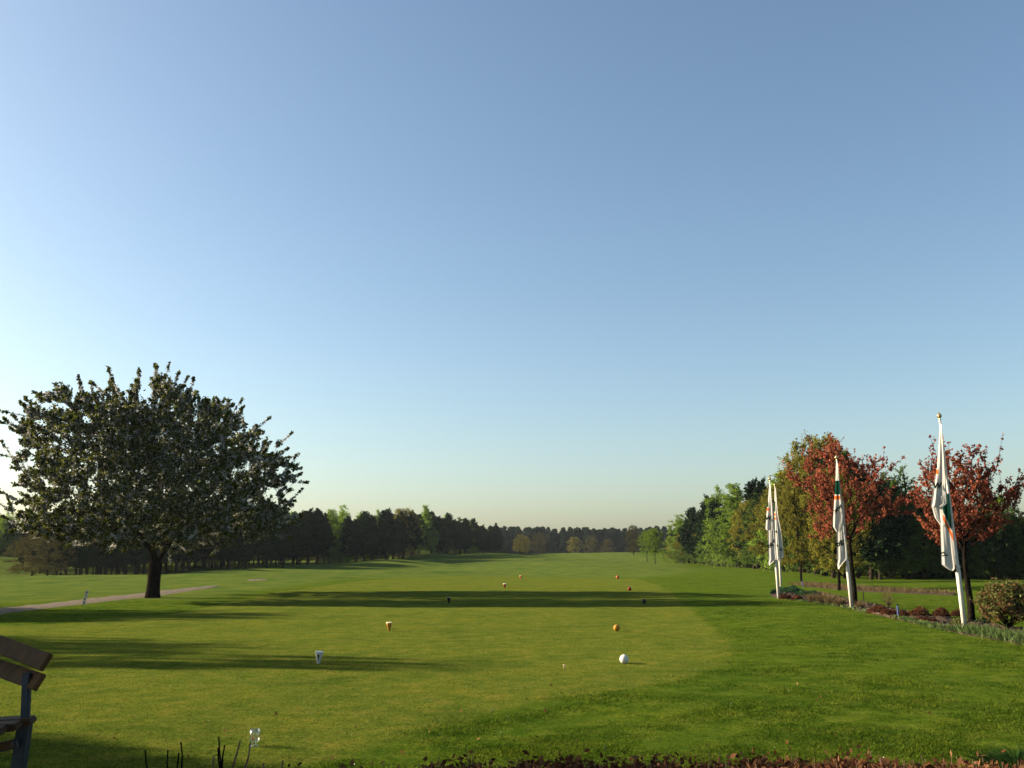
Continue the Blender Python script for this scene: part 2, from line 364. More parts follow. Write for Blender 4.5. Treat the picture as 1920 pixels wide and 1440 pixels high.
def blades(count, y0, y1, hmin, hmax, inside, name):
    y = 1 / RNG.uniform(1 / y1, 1 / y0, count); x = RNG.uniform(-.62, .62, count) * y
    sdt = sdist(TEE, x, y); keep = (sdt + RNG.normal(0, .25, count) > 0) == inside; x, y, sdt = x[keep], y[keep], sdt[keep]; n = len(x)
    z = H(x, y) - .003; big = (.65 + .5 * np.sin(x * 1.7 + 1.3 * np.sin(y * 1.3)) * np.sin(y * 1.9 + np.sin(x * 1.1 + 2)) + .25 * np.sin(x * 5.3 + y * 2) * np.sin(y * 6.1)) if not inside else np.ones(n)
    h = RNG.uniform(hmin, hmax, n) * np.clip(big, .3, 1.3); az = RNG.uniform(0, 6.28, n); wd = RNG.uniform(.0022, .0042, n) * (1 + y / 10)
    B = np.stack([x, y, z], -1); s = np.stack([np.cos(az), np.sin(az), 0 * az], -1) * wd[:, None]
    T = B + np.stack([RNG.normal(0, .6, n) * h, RNG.normal(0, .6, n) * h, h], -1)
    V = np.stack([B - s, B + s, T], 1).reshape(-1, 3)
    return tag(link(name, mesh_np(name, V, tris=np.arange(3 * n).reshape(-1, 3), mats=[M_BLADE], attrs={'tee': np.repeat(sdt, 3), 'fair': np.full(3 * n, -50.)})), None, kind='stuff')
tag(blades(700000, 6.2, 40, .012, .040, False, 'grass'), 'darker green longer mown grass right of and in front of the tee')
tag(blades(520000, 6.2, 34, .006, .016, True, 'grass'), 'short yellowish mown grass of the tee')

n_ = 260; y_ = 1 / RNG.uniform(1 / 30, 1 / 6.3, n_); x_ = RNG.uniform(-.56, .56, n_) * y_; P_ = np.stack([x_, y_, H(x_, y_) + .02], -1)
V, Q = leaves(P_[:150], .035, RNG, 1.5); tag(link('fallen_leaves', mesh_np('fallen_leaves', V, Q, mats=[foliage('fallen_leaf', (.10, .05, .02), (.25, .15, .06), .2, 0)])), 'small dry leaves scattered on the lawn', kind='stuff')
V, Q = leaves(P_[150:], .016, RNG, 1.0); tag(link('daisies', mesh_np('daisies', V, Q, mats=[foliage('daisy', (.5, .5, .45), (.6, .6, .55), .1, 0)])), 'tiny white daisies in the lawn', kind='stuff')
# ------------------------------------------------------------ cherry tree
def in_poly(poly, x, y):
    return sdist(poly, x, y) > 0
def cherry():
    rng = np.random.default_rng(5); b0 = ground(286, 1121); d = b0.y; sc = d / F
    out = [(0, 812), (18, 790), (75, 700), (110, 712), (142, 730), (210, 728), (262, 722), (335, 700), (395, 720), (440, 748), (492, 790), (500, 830), (545, 850), (550, 880), (520, 910), (540, 935), (535, 985), (470, 1005), (420, 1015), (330, 1030), (250, 1035), (160, 1020), (60, 1005), (42, 960), (45, 905), (20, 870), (30, 835)]
    poly = [((px - 286) * sc * (.79 if px > 286 else .75), 2.3 + ((1121 - py) * sc - 2.3) * .88) for px, py in out]
    n = 9000; x = rng.uniform(-7.2, 6.9, n); z = rng.uniform(2, 10.7, n)
    k = in_poly(poly, x, z); x, z = x[k], z[k]
    hd = 7.4 * np.sqrt(np.clip(1 - (x / 7.4) ** 2, .03, 1)) * np.sqrt(np.clip(1 - ((z - 5.2) / 6.3) ** 2, .06, 1))
    y = hd * (rng.uniform(0, 1, len(x)) ** .6) * rng.choice([-.85, 1.15], len(x))
    T = np.stack([x, y, z], -1)[:1700]
    tr = np.array([(0, 0, -.1), (.0, 0, .35), (.02, 0, .8), (.03, 0, 1.3), (.05, 0, 1.75)])
    lim = []
    A, par, rad, idx, r0, tips = skeleton(tr, T, rng, bf=.42, step=.4, wob=.07, r_tip=.0085, r_base=.33, pw=.47, kmax=3)
    rad[0] = .40; rad[1] = .33; rad[2] = .31; rad[3] = .32; rad[4] = .33
    r0[:4] = rad[:4]
    V, Q = tubes(A[par[idx]], A[idx], r0, rad[idx], 9)
    c = np.array([0, 0, 4.0]); tp = A[tips]; D = nrm(nrm(tp - c) + np.array([0, 0, .35]))
    pos, t, s0, s1 = shoots(tp, D, rng, 3, (.2, .55), 52, .05, 0)
    # long spurs that stick out of the outline
    dist = sdist(poly, tp[:, 0], tp[:, 2]); outer = tp[dist < .8]; outer = outer[rng.uniform(0, 1, len(outer)) < .55]; Do = nrm(nrm(outer - c) + np.array([0, 0, .3]))
    p2, t2, a2, b2 = shoots(outer, Do, rng, 1, (.6, 1.7), 170, .038, 0)
    V2, Q2 = tubes(np.vstack([s0, a2]), np.vstack([s1, b2]), np.full(len(s0) + len(a2), .012), np.full(len(s0) + len(a2), .005), 3)
    root = empty('cherry_tree', b0); tag(root, 'large spreading tree in white blossom with a short thick dark trunk beside the path', 'tree')
    link('trunk', mesh_np('cherry_trunk', np.vstack([V, V2]), np.vstack([Q, Q2 + len(V)]), mats=[BARK], smooth=True), root)
    fx = np.stack([x, y, z], -1)[1700:]; fx = fx[sdist(poly, fx[:, 0], fx[:, 2]) > .9]; fx = np.repeat(fx, 13, 0) + rng.normal(0, .16, (len(fx) * 13, 3))
    P = np.vstack([pos, p2, fx]); t = np.concatenate([t, t2, rng.uniform(0, 1, len(fx))])
    spur = np.zeros(len(P), bool); spur[len(pos):len(pos) + len(p2)] = True
    blo = (rng.uniform(0, 1, len(P)) < np.where(spur, .85, .62)) & (t < .80)
    LV, LQ = leaves(P[~blo], .10, rng, 1.5); link('leaves', mesh_np('cherry_leaves', LV, LQ, mats=[M_CHL]), root)
    BV, BQ = leaves(P[blo], .07, rng, 1.0); link('blossom', mesh_np('cherry_blossom', BV, BQ, mats=[M_CHB]), root)
cherry()

# ------------------------------------------------------------ red trees
def red_tree(px, py, d, out, label, seed, thin):
    rng = np.random.default_rng(seed); b0 = ground(px, py) if d is None else on(at(px, 1035, d).x, d); d = b0.y; sc = d / F; zb = at(px, 1035, d)
    def loc(p): q = at(p[0], p[1], d) - b0; return (q.x, q.z)
    poly = [loc(p) for p in out]; xs_ = [p[0] for p in poly]; zs_ = [p[1] for p in poly]
    cx, cz = np.mean(xs_), np.mean(zs_); rw = (max(xs_) - min(xs_)) / 2; rh = (max(zs_) - min(zs_)) / 2
    n = 6000; x = rng.uniform(min(xs_), max(xs_), n); z = rng.uniform(min(zs_), max(zs_), n); k = in_poly(poly, x, z); x, z = x[k], z[k]
    hd = rw * .9 * np.sqrt(np.clip(1 - ((x - cx) / rw) ** 2, .04, 1)); y = hd * rng.uniform(-.25, 1.2, len(x))
    T = np.stack([x, y, z], -1)[:thin]
    f = max(.9, min(zs_) * .8)
    tr = np.array([(0, 0, -.1), (.02, 0, f * .3), (.0, .02, f * .65), (-.03, 0, f), (-.02, 0, f + .35)])
    A, par, rad, idx, r0, tips = skeleton(tr, T, rng, bf=.75, step=.3, wob=.06, r_tip=.009, r_base=.11, pw=.42, kmax=3)
    V, Q = tubes(A[par[idx]], A[idx], r0, rad[idx], 7)
    c = np.array([0, 0, f]); tp = A[tips]; D = nrm(nrm(tp - c) + np.array([0, 0, .2]))
    pos, t, s0, s1 = shoots(tp, D, rng, 2, (.15, .6), 30, .032, 0)
    dist = sdist(poly, tp[:, 0], tp[:, 2]); outer = tp[dist < .3]; Do = nrm(nrm(outer - c) + np.array([0, 0, .35]))
    p2, t2, a2, b2 = shoots(outer, Do, rng, 1, (.5, 1.15), 42, .03, 0)
    # clusters of blossom
    p2 = p2[(np.sin(t2 * 22) > -.2)]
    # leaves along the twigs as well
    e = idx[rad[idx] < .02]; ee = rng.choice(e, len(e) * 4); tt = rng.uniform(0, 1, len(ee))[:, None]
    p3 = A[par[ee]] * (1 - tt) + A[ee] * tt + rng.normal(0, .04, (len(ee), 3))
    P = np.vstack([pos, p2, p3]); V2, Q2 = tubes(np.vstack([s0, a2]), np.vstack([s1, b2]), np.full(len(s0) + len(a2), .009), np.full(len(s0) + len(a2), .004), 3)
    root = empty('crab_apple_tree', b0); tag(root, label, 'tree', 'red flowering trees in the flower bed')
    link('trunk', mesh_np('red_trunk', np.vstack([V, V2]), np.vstack([Q, Q2 + len(V)]), mats=[BARK], smooth=True), root)
    s = rng.uniform(0, 1, len(P)) < .55
    LV, LQ = leaves(P[s], .068, rng, 1.2); link('blossom', mesh_np('red_blossom', LV, LQ, mats=[M_RED]), root)
    LV, LQ = leaves(P[~s], .062, rng, 1.6); link('leaves', mesh_np('red_leaves', LV, LQ, mats=[M_REDD]), root)
red_tree(1603, 1136, None, [(1492, 882), (1540, 880), (1560, 838), (1575, 828), (1590, 850), (1625, 862), (1655, 862), (1670, 895), (1650, 930), (1690, 945), (1735, 930), (1690, 965), (1648, 985), (1618, 1000), (1575, 1010), (1556, 1005), (1550, 960), (1520, 920), (1500, 905)], 'red flowering tree standing behind the second flagpole from the right', 21, 175)
red_tree(1822, 1168, None, [(1748, 905), (1752, 890), (1790, 868), (1800, 860), (1835, 848), (1865, 890), (1870, 925), (1908, 905), (1915, 945), (1875, 985), (1850, 1015), (1800, 1030), (1765, 1000), (1742, 960)], 'red flowering tree standing behind the rightmost flagpole', 33, 140)

# ------------------------------------------------------------ woods
G_L = 'trees of the left wood'; G_R = 'trees of the right wood'
def xat(px, d): return at(px, 1035, d).x
# left wood: front row (px, depth, top)
def left_edge(px): return np.interp(px, [-400, 0, 120, 300, 480, 560, 640, 720, 800, 860, 920], [128, 124, 112, 118, 132, 140, 150, 165, 190, 215, 245])
def left_top(px): return np.interp(px, [-400, 0, 60, 120, 300, 520, 560, 640, 700, 760, 800, 850, 900, 940], [930, 962, 968, 958, 940, 948, 953, 960, 962, 958, 962, 968, 980, 990])
special = [(640, 'birch', 950, 'pale green birch poking up over the pines in the middle of the left wood'), (708, 'birch', 960, 'yellow green birch between dark pines left of the tall bright birch'),
           (757, 'oak', 957, 'rounded yellow green tree rising over the pines beside the tall bright birch'), (798, 'birch', 951, 'tall bright green birch standing above the left wood near its far end'),
           (828, 'brown', 990, "brown budding tree before dark pines near the far end of the left wood"), (620, 'birch', 958, 'thin yellow green birch just right of the blossoming tree above the pines'), (880, 'birch', 981, 'small pale tree tip at the far end of the left wood')]
for px, k, top, lab in special:
    d = float(left_edge(px)) + (-3 if px in (798, 828) else 4); tree_px(k, px, d, top - 6, lab, width=.95 if k == 'birch' else 1.1)
ORD = ['first', 'second', 'third', 'fourth', 'fifth', 'sixth', 'seventh', 'eighth', 'ninth', 'tenth', 'eleventh', 'twelfth', 'thirteenth', 'fourteenth', 'fifteenth', 'sixteenth', 'seventeenth', 'eighteenth', 'nineteenth', 'twentieth']
px = 45.0; last = 545.0; cnt_ = 0; lm = 'the blossoming tree'
LM = [(640, 'the middle pale birch'), (757, 'the rounded yellow green tree'), (798, 'the tall bright birch'), (828, 'the brown budding tree')]
while px < 935:
    d = float(left_edge(px)); hit = any(abs(px - s_[0]) < 6 for s_ in special)
    if not hit:
        lab, gr = 'dark pine mostly hidden behind the blossoming tree', G_L
        if px > 560:
            for q, nme in LM:
                if px > q and last < q: lm = nme; cnt_ = 0
            last = px; cnt_ += 1; lab, gr = '%s dark pine of the left wood to the right of %s' % (ORD[cnt_ - 1], lm), G_L
        tree_px('pine', px, d + random.uniform(-2, 4), float(left_top(px)) + random.uniform(-7, 13), lab, gr, random.uniform(.9, 1.45))
    px += 17 * 125 / d * random.uniform(.8, 1.2)
px = -250.0
while px < 940:
    for row in (8, 18):
        d = float(left_edge(px)) + row + random.uniform(-3, 3); k = random.choices(['pine', 'birch', 'larch'], [7, 3, 1])[0] if row > 8 else 'pine'
        if px < 40 and row == 8: d += 12
        tree_px(k, px + random.uniform(-12, 12), d, float(left_top(px)) + random.uniform(-3, 14), 'tree deep inside the left wood, mostly hidden by the front row', G_L, random.uniform(1.2, 1.6))
    d = float(left_edge(px)) + 26; tree_px('brown', px, d, 1012, 'low undergrowth tree at the back of the left wood', G_L, 2.6)
    px += 30 * 125 / d
tree_px('brown', 92, 101, 985, 'low yellowish brown tree below the left side of the blossoming tree', width=1.5)
tree_px('brown', 62, 104, 1003, 'low brownish bush-like tree at the far left edge of the left wood', width=1.9)
tree_px('birch', 12, 140, 958, 'green broad tree at the very left edge of the photo beyond the grass slope', width=1.6)
# bare lower trunks seen at the front of the left wood
for px in (118, 146, 157, 168, 177, 186, 192, 203, 211, 222, 226, 240, 258):
    tree_px('pine', px, 104 + random.uniform(-3, 4), float(left_top(px)) + 12, 'slim dark pine with a bare lower trunk behind the blossoming tree', G_L, random.uniform(.8, 1.1))
for px in np.arange(322, 540, 13.0):
    tree_px('pine', px + random.uniform(-4, 4), 124 + random.uniform(-5, 4), float(left_top(px)) + 10, 'dark pine right of the blossoming tree trunk in the left wood', G_L, random.uniform(.9, 1.2))
# far wood across the end of the fairway
far = [(975, 'oak', 1001, 292, 'dull olive small tree in front of the far wood, left of the brown round one'), (1012, 'brown', 998, 285, 'round brownish budding tree in front of the far wood'),
       (985, 'oak', 1004, 300, 'low dull green tree at the left foot of the far wood'), (1110, 'brown', 1004, 330, 'brownish tree in the middle of the far wood'), (1078, 'oak', 1006, 335, 'dull olive tree left of the middle of the far wood'), (1140, 'brown', 1010, 325, 'small brown tree near the right part of the far wood')]
for px, k, top, d, lab in far: tree_px(k, px, d, top, lab, width=1.3)
def wood_mass(spots, label):
    r2 = np.random.default_rng(17); PV = []
    for px, d, top, wf, nl in spots:
        x = xat(px, d); z0 = float(H(x, d)); h = at(px, top, d).z - z0; t = r2.uniform(.05, 1, nl) ** .8
        Rr = h * wf * (.03 + .2 * (1 - t) ** r2.uniform(.45, .8)); az = r2.uniform(0, 6.28, nl); lump = 1 + .25 * np.sin(3 * az + r2.uniform(0, 6)) * np.sin(9 * t + r2.uniform(0, 6)); rr = Rr * lump * np.sqrt(r2.uniform(.25, 1, nl))
        PV.append(np.stack([x + rr * np.cos(az), d + rr * np.sin(az), z0 + t * h], -1))
    V, Q = leaves(np.vstack(PV), .55, r2, 1.8, .3)
    return tag(link('wood', mesh_np('wood', V, Q, mats=[M_FAR])), label, kind='stuff')
M_FAR = foliage('far_pines', (.014, .036, .024), (.034, .064, .036), .15)
spots = []
for px in np.arange(845, 1310, 5.5):
    for row in (0, 10, 22):
        spots.append((px + random.uniform(-3, 3), 345 + row + random.uniform(-5, 5), float(np.interp(px, [850, 900, 950, 1100, 1150, 1260, 1300], [986, 991, 993, 995, 996, 992, 985])) + random.uniform(-6, 9), random.uniform(.8, 1.3), 700))
wood_mass(spots, 'dark bluish wood closing the end of the fairway')
spots = []
for px in np.arange(-900, 2900, 16.0):
    if not 850 < px < 1300: spots.append((px, 330 + random.uniform(-20, 20), 985 + random.uniform(-4, 8) + (960 - px) * .009, 1.6, 500))
wood_mass(spots, 'distant dark woods behind the nearer trees')
# lone trees on the fairway
tree_px('brown', 1188, 205, 983, 'brownish budding tree on a thin trunk, leftmost of the fairway trees', width=.78)
tree_px('bright', 1213, 160, 994, 'small green tree just behind the bright round fairway tree', width=.8)
tree_px('bright', 1228, 128, 990, 'bright green round tree on a thin dark trunk beside the fairway', width=.85)
# right wood front row
def right_edge(px): return np.interp(px, [1262, 1300, 1340, 1400, 1450, 1500, 1560, 1640, 1750, 1900, 2300], [150, 135, 122, 108, 95, 84, 69, 65, 64, 63, 62])
def right_top(px): return np.interp(px, [1262, 1300, 1330, 1370, 1400, 1440, 1480, 1520, 1560, 1600, 1640, 1680, 1740, 1800, 1860, 1920, 2300], [975, 955, 935, 915, 915, 905, 885, 855, 820, 840, 880, 885, 905, 920, 930, 940, 900])
front = [
 (1276, 'birch', 962, 1.5, 'pale green birch at the left end of the right wood'), (1302, 'pine', 951, 1.3, 'dark pine behind the pale birch at the left end of the right wood'),
 (1334, 'pine', 929, 1.3, 'tall dark pine left of the bright green birch'), (1318, 'pine', 960, 1.3, 'lower dark pine between two taller pines near the left end of the right wood'),
 (1352, 'birch', 908, .95, 'slender light birch just left of the bright green birch'), (1384, 'birch', 903, 1.35, 'tall bright green birch in the middle of the left part of the right wood'),
 (1418, 'pine', 898, 1.0, 'dark pine top rising behind the leftmost flagpole'), (1414, 'oak', 935, 1.0, 'brownish green tree right of the bright green birch'), (1435, 'pine', 897, .8, 'second dark pine top just left of the two far flagpoles'),
 (1474, 'birch', 879, 1.1, 'light green tree right of the two far flagpoles'), (1505, 'oak', 880, 1.2, 'yellow green tree left of the big red tree'), (1455, 'oak', 930, 1.2, 'olive tree behind the two far flags'),
 (1545, 'oak', 812, 1.05, 'thin-topped yellow green tree behind the big red tree'), (1584, 'larch', 830, 1.0, 'green larch behind the top of the big red tree'), (1530, 'oak', 850, 1.1, 'broad yellow green tree behind the left half of the big red tree'),
 (1640, 'larch', 900, 1.2, 'light larch just right of the big red tree'), (1666, 'larch', 884, 1.1, 'tapering larch between the two red trees, left one'), (1698, 'larch', 872, 1.15, 'tallest tapering larch between the two red trees'),
 (1730, 'larch', 915, 1.3, 'low larch just left of the rightmost flag'), (1885, 'birch', 925, 1.3, 'green tree behind the right side of the right red tree'), (1850, 'larch', 925, 1.2, 'light green larch behind the right red tree'), (1918, 'larch', 950, 1.4, 'green larch at the right edge of the photo'),
]
for px, k, top, wd, lab in front:
    tree_px(k, px, float(right_edge(px)) + random.uniform(0, 2), top, lab, width=wd)
px = 1268.0
while px < 2100:
    e = float(right_edge(px))
    for row in (1, 6, 13):
        d = e + row * (e / 90) + random.uniform(-1, 1) * 1.5; k = random.choices(['pine', 'oak', 'larch', 'birch'], [6, 2, 2, 1])[0] if px < 1600 else random.choices(['pine', 'larch'], [6, 2])[0]
        tree_px(k, px + random.uniform(-8, 8), d, float(right_top(px)) + 14 + random.uniform(0, 30), 'tree inside the right wood, mostly hidden by the front row', G_R, random.uniform(1.1, 1.5))
    px += 20 * 90 / e * .8
# thin trunks standing clear before the right wood
tree_px('oak', 1568, 49, 872, 'yellow green tree with a bare brown trunk left of the second flagpole', width=.8)
tree_px('oak', 1499, 62, 905, 'thin yellow green tree on a pale crooked trunk behind the two far flagpoles', width=.8)
# trees left of the frame whose shadows cross the lawn or the bench
TS = math.tan(R(90 + SUN_AZ))
for x0, y0, x, h, wd, k in [(-13, 33, -42, 13.0, 1.0, 'oak'), (-16, 34.5, -36, 10.5, 1.1, 'brown'), (-17, 32, -47, 13, .9, 'birch'),
    (-6, 22.3, -33, 10.5, .5, 'brown'), (-6, 21.0, -36, 11.5, .55, 'brown'), (-9, 20.0, -34, 9.5, .45, 'birch'), (-2, 18.3, -35, 13.2, .5, 'brown'), (-3, 17.6, -32, 11.6, .35, 'birch'), (-10, 17.9, -31, 8.5, .5, 'brown'),
    (-4, 10.0, -22, 7.4, .7, 'brown'), (-4, 8.8, -25, 9.2, .9, 'oak'), (-1, 8.2, -27, 10.5, .6, 'birch'), (-2.4, 4.7, -12.5, 7.4, 1.15, 'oak'), (-2.4, 4.6, -9.6, 6.8, 1.9, 'pine')]:  # last oak and pine are added out of view to shade the bench
    tree_at(k, x, y0 + (x0 - x) * TS, h, 'unseen tree standing left of the photo whose shadow falls on the lawn', 'trees left of the photo', wd)

# ------------------------------------------------------------ flagpoles and flags
M_POLE = plain('white_painted_pole', (.50, .47, .42), .35, noise=.08, scale=6)
M_GOLD = plain('brass', (.55, .42, .20), .3, metal=.8, noise=.1)
M_CLOTH = foliage('white_flag_cloth', (.44, .43, .41), (.46, .45, .43), .35, 0)
M_GREEN = foliage('green_print', (.003, .028, .018), (.003, .030, .02), .2, 0)
M_ORANGE = foliage('orange_print', (.45, .10, .02), (.46, .10, .02), .2, 0)
M_INK = foliage('dark_green_ink', (.003, .014, .010), (.003, .014, .010), .0, 0)
M_DARK = plain('dark_plastic', (.008, .008, .010), .5, noise=.1)
def lathe(profile, k=16):
    pr = np.array(profile, float); n = len(pr); th = np.arange(k) * 2 * math.pi / k
    V = np.stack([pr[:, 0:1] * np.cos(th), pr[:, 0:1] * np.sin(th), np.repeat(pr[:, 1:2], k, 1)], -1).reshape(-1, 3)
    Q = [(i * k + j, i * k + (j + 1) % k, (i + 1) * k + (j + 1) % k, (i + 1) * k + j) for i in range(n - 1) for j in range(k)]
    V = np.vstack([V, (0, 0, pr[0, 1]), (0, 0, pr[-1, 1])]); T = [(n * k, (j + 1) % k, j) for j in range(k)] + [(n * k + 1, (n - 1) * k + j, (n - 1) * k + (j + 1) % k) for j in range(k)]
    return V, Q, T
def text_verts(s, size):
    cu = bpy.data.curves.new('t', 'FONT'); cu.body = s; cu.size = size; cu.align_x = 'CENTER'; cu.align_y = 'CENTER'; cu.resolution_u = 3; cu.offset = size * .045
    o = bpy.data.objects.new('t', cu); C.objects.link(o); dg = bpy.context.evaluated_depsgraph_get(); dg.update()
    me = bpy.data.meshes.new_from_object(o.evaluated_get(dg)); bpy.data.objects.remove(o); bpy.data.curves.remove(cu)
    import bmesh
    bm = bmesh.new(); bm.from_mesh(me)
    bmesh.ops.triangulate(bm, faces=bm.faces[:])
    for _ in range(3):
        ed = [e for e in bm.edges if e.calc_length() > size * .10]
        if ed: bmesh.ops.subdivide_edges(bm, edges=ed, cuts=1); bmesh.ops.triangulate(bm, faces=bm.faces[:])
    bm.to_mesh(me); bm.free()
    V = np.array([v.co[:] for v in me.vertices]); P = [tuple(p.vertices) for p in me.polygons]; bpy.data.meshes.remove(me); return V, P
def flagpole(base, top, label, rb=.062):
    b0 = ground(*base); t = at(top[0], top[1], b0.y); root = empty('flagpole', b0); tag(root, label, 'flagpole', 'white flagpoles along the flower bed')
    v = t - b0; L = v.length; q = Vector((0, 0, 1)).rotation_difference(v); root.rotation_mode = 'QUATERNION'; root.rotation_quaternion = q
    V, Q, T = lathe([(rb, -.1), (rb, 1.2), (rb * .98, 1.55), (rb * .72, 1.62), (rb * .42, L * .93), (rb * .42, L)], 16)
    link('pole', mesh_np('pole', V, Q, T, [M_POLE], smooth=True), root)
    V, Q, T = lathe([(.012, L - .02), (.030, L), (.034, L + .02), (.016, L + .035), (.045, L + .06), (.066, L + .10), (.066, L + .12), (.04, L + .155), (.014, L + .18), (.004, L + .22)], 14)
    link('finial', mesh_np('finial', V, Q, T, [M_GOLD], smooth=True), root)
    V, Q, T = lathe([(rb * .8, 1.60), (rb * 1.08, 1.61), (rb * 1.08, 1.67), (rb * .8, 1.68)], 14)
    link('collar', mesh_np('collar', V, Q, T, [M_POLE], smooth=False), root)
    V, Q, T = path_tube([(-.07, -.045, 1.50), (-.085, -.06, 1.56), (-.085, -.06, 1.66), (-.06, -.05, 1.70)], [.012, .016, .016, .01], 6)
    link('cleat', mesh_np('cleat', V, Q, T, [M_DARK], smooth=True), root)
    return b0.y
def flag(Yd, layers, colour, texts, label):
    """layers: rows (py, xleft, xright), depth offset, pleats"""
    V, Q, MI = [], [], []; off = 0; fns = []
    for rows, dy, amp, fr, ph in layers:
        rows = np.array(rows, float); nv, nu = 110, 30; py = np.linspace(rows[0, 0], rows[-1, 0], nv)
        xl = np.interp(py, rows[:, 0], rows[:, 1]); xr = np.interp(py, rows[:, 0], rows[:, 2])
        def depth(px, p, rows=rows, dy=dy, amp=amp, fr=fr, ph=ph):
            l = np.interp(p, rows[:, 0], rows[:, 1]); r = np.interp(p, rows[:, 0], rows[:, 2]); u = (px - l) / max(r - l, .5)
            f = (p - rows[0, 0]) / (rows[-1, 0] - rows[0, 0])
            return Yd + dy + amp * (.4 + .6 * f) * (math.sin(fr * u + ph + 1.3 * f) + .35 * math.sin(2.3 * fr * u + 2 * ph - 2 * f)) * min(1, (r - l) / 10) + .12 * (1 - u)
        for a in range(nv):
            for c in range(nu):
                x = xl[a] + (xr[a] - xl[a]) * c / (nu - 1); p = py[a]
                V.append(tuple(at(x, p, depth(x, p))))
        for a in range(nv - 1):
            for c in range(nu - 1):
                i0 = off + a * nu + c; Q.append((i0, i0 + 1, i0 + nu + 1, i0 + nu))
                x = (xl[a] + (xr[a] - xl[a]) * (c + .5) / (nu - 1)); MI.append(colour(x, py[a], len(fns)))
        off += nv * nu; fns.append(depth)
    V = np.array(V); org = V[0].copy()
    root = link('flag', mesh_np('flag', V - org, Q, mats=[M_CLOTH, M_GREEN, M_ORANGE], midx=MI, smooth=True), loc=org)
    tag(root, label, 'flag', 'limp white banners on the flagpoles')
    for s, cx, cy, size, rot, li in texts:
        tv, tp = text_verts(s, size); cr, sr = math.cos(R(rot)), math.sin(R(rot)); W_ = []
        lift = .07
        for v in tv:
            x = cx + v[0] * cr - v[1] * sr; y = cy - (v[0] * sr + v[1] * cr); W_.append(tuple(Vector(at(x, y, fns[li](x, y) - lift)) - Vector(org)))
        me = bpy.data.meshes.new('lettering'); me.from_pydata(W_, [], tp); me.materials.append(M_INK); link('lettering', me, root)
    return root
d1 = flagpole((1810, 1186), (1762, 787), 'rightmost white flagpole, nearest to the viewer, with a brass ball top')
def col1(x, y, li):
    if li == 1:
        if x < 1757.5 and 858 < y < 877: return 1
        if x < 1760 and 879.5 < y < 887.5: return 2
    if li == 0:
        yl = 955 + (x - 1763) * 2.1
        if yl - 3 < y < yl + 8: return 2
        if y < yl - 7: return 1
    return 0
flag(d1, [([(925, 1763, 1779), (984, 1763, 1784), (1059, 1765.5, 1793), (1064, 1772, 1792), (1070, 1783, 1787)], -.05, .018, 9, 1.0),
          ([(795, 1762, 1765), (830, 1759.5, 1768), (870, 1756, 1771), (900, 1752, 1773.5), (925, 1749, 1775), (944, 1746, 1776.5), (950, 1745.5, 1768)], -.10, .028, 11, .4),
          ([(930, 1749, 1766), (950, 1747, 1768), (971, 1753, 1768), (985, 1763, 1768)], -.075, .015, 8, 2)], col1,
     [('W', 1757.5, 911, 15, 0, 1), ('r/', 1770, 1039, 15, -65, 0)], 'limp white banner with green and orange marks and a W, on the rightmost flagpole')
d2 = flagpole((1597, 1141), (1569, 863), 'white flagpole in front of the big red tree, second from the right')
def col2(x, y, li):
    if li == 1:
        if x < 1574.5 and 900 < y < 927: return 1
        if x < 1575 and 928.5 < y < 936.5: return 2
    return 0
flag(d2, [([(940, 1569, 1582), (1000, 1569, 1586), (1048, 1570, 1587), (1060, 1570, 1577), (1067, 1571.5, 1573)], -.05, .02, 8, .3),
          ([(868, 1567.5, 1570.5), (896, 1567, 1573), (928, 1565, 1577), (966, 1562.5, 1584), (974, 1562, 1584), (988, 1562, 1580), (997, 1568, 1576)], -.11, .035, 12, 1.1)], col2,
     [('.ww', 1570, 954, 12, 42, 1), ('og-', 1575, 1017, 14, 38, 0)], 'limp white banner with dark green block and slanted letters before the big red tree')
d3 = flagpole((1460, 1122), (1443.5, 902), 'left one of the two close white flagpoles at the far end of the bed')
flag(d3, [([(940, 1441, 1449), (993, 1439.5, 1453), (1048, 1441, 1455), (1055, 1441, 1448), (1060, 1442, 1443)], -.05, .02, 8, .3),
          ([(908, 1442.5, 1444.5), (941, 1440, 1446.5), (952, 1438, 1447.5), (991, 1435.2, 1450), (994, 1437, 1449)], -.11, .03, 9, 1.1)],
     lambda x, y, li: 2 if li == 1 and x < 1442.5 and 952 < y < 957.5 else (1 if li == 1 and x < 1441 and 941 < y < 950 else 0),
     [('W', 1440.5, 971.5, 11, 0, 1), ('og-r', 1446, 1019, 11, 48, 0)], 'limp white banner with a small orange mark and a W, on the leftmost flagpole')
d4 = flagpole((1464.6, 1101), (1453, 912), 'right one of the two close white flagpoles, farthest from the viewer')
flag(d4, [([(915, 1452.5, 1454.5), (962, 1452, 1458), (1000, 1453, 1465), (1044, 1455, 1470), (1048, 1456, 1465), (1052, 1457, 1460)], -.07, .04, 9, .8)],
     lambda x, y, li: 2 if (x < 1454.5 and 962 < y < 966) or (x < 1456 and 970 < y < 974) else (1 if x < 1453.6 and 940 < y < 958 else 0),
     [('s', 1455.5, 996, 8, -20, 0), ('t', 1457.5, 1023, 8, 20, 0), ('w', 1464.5, 1030, 8, -60, 0)], 'limp white banner with small slanted letters, on the farthest flagpole')

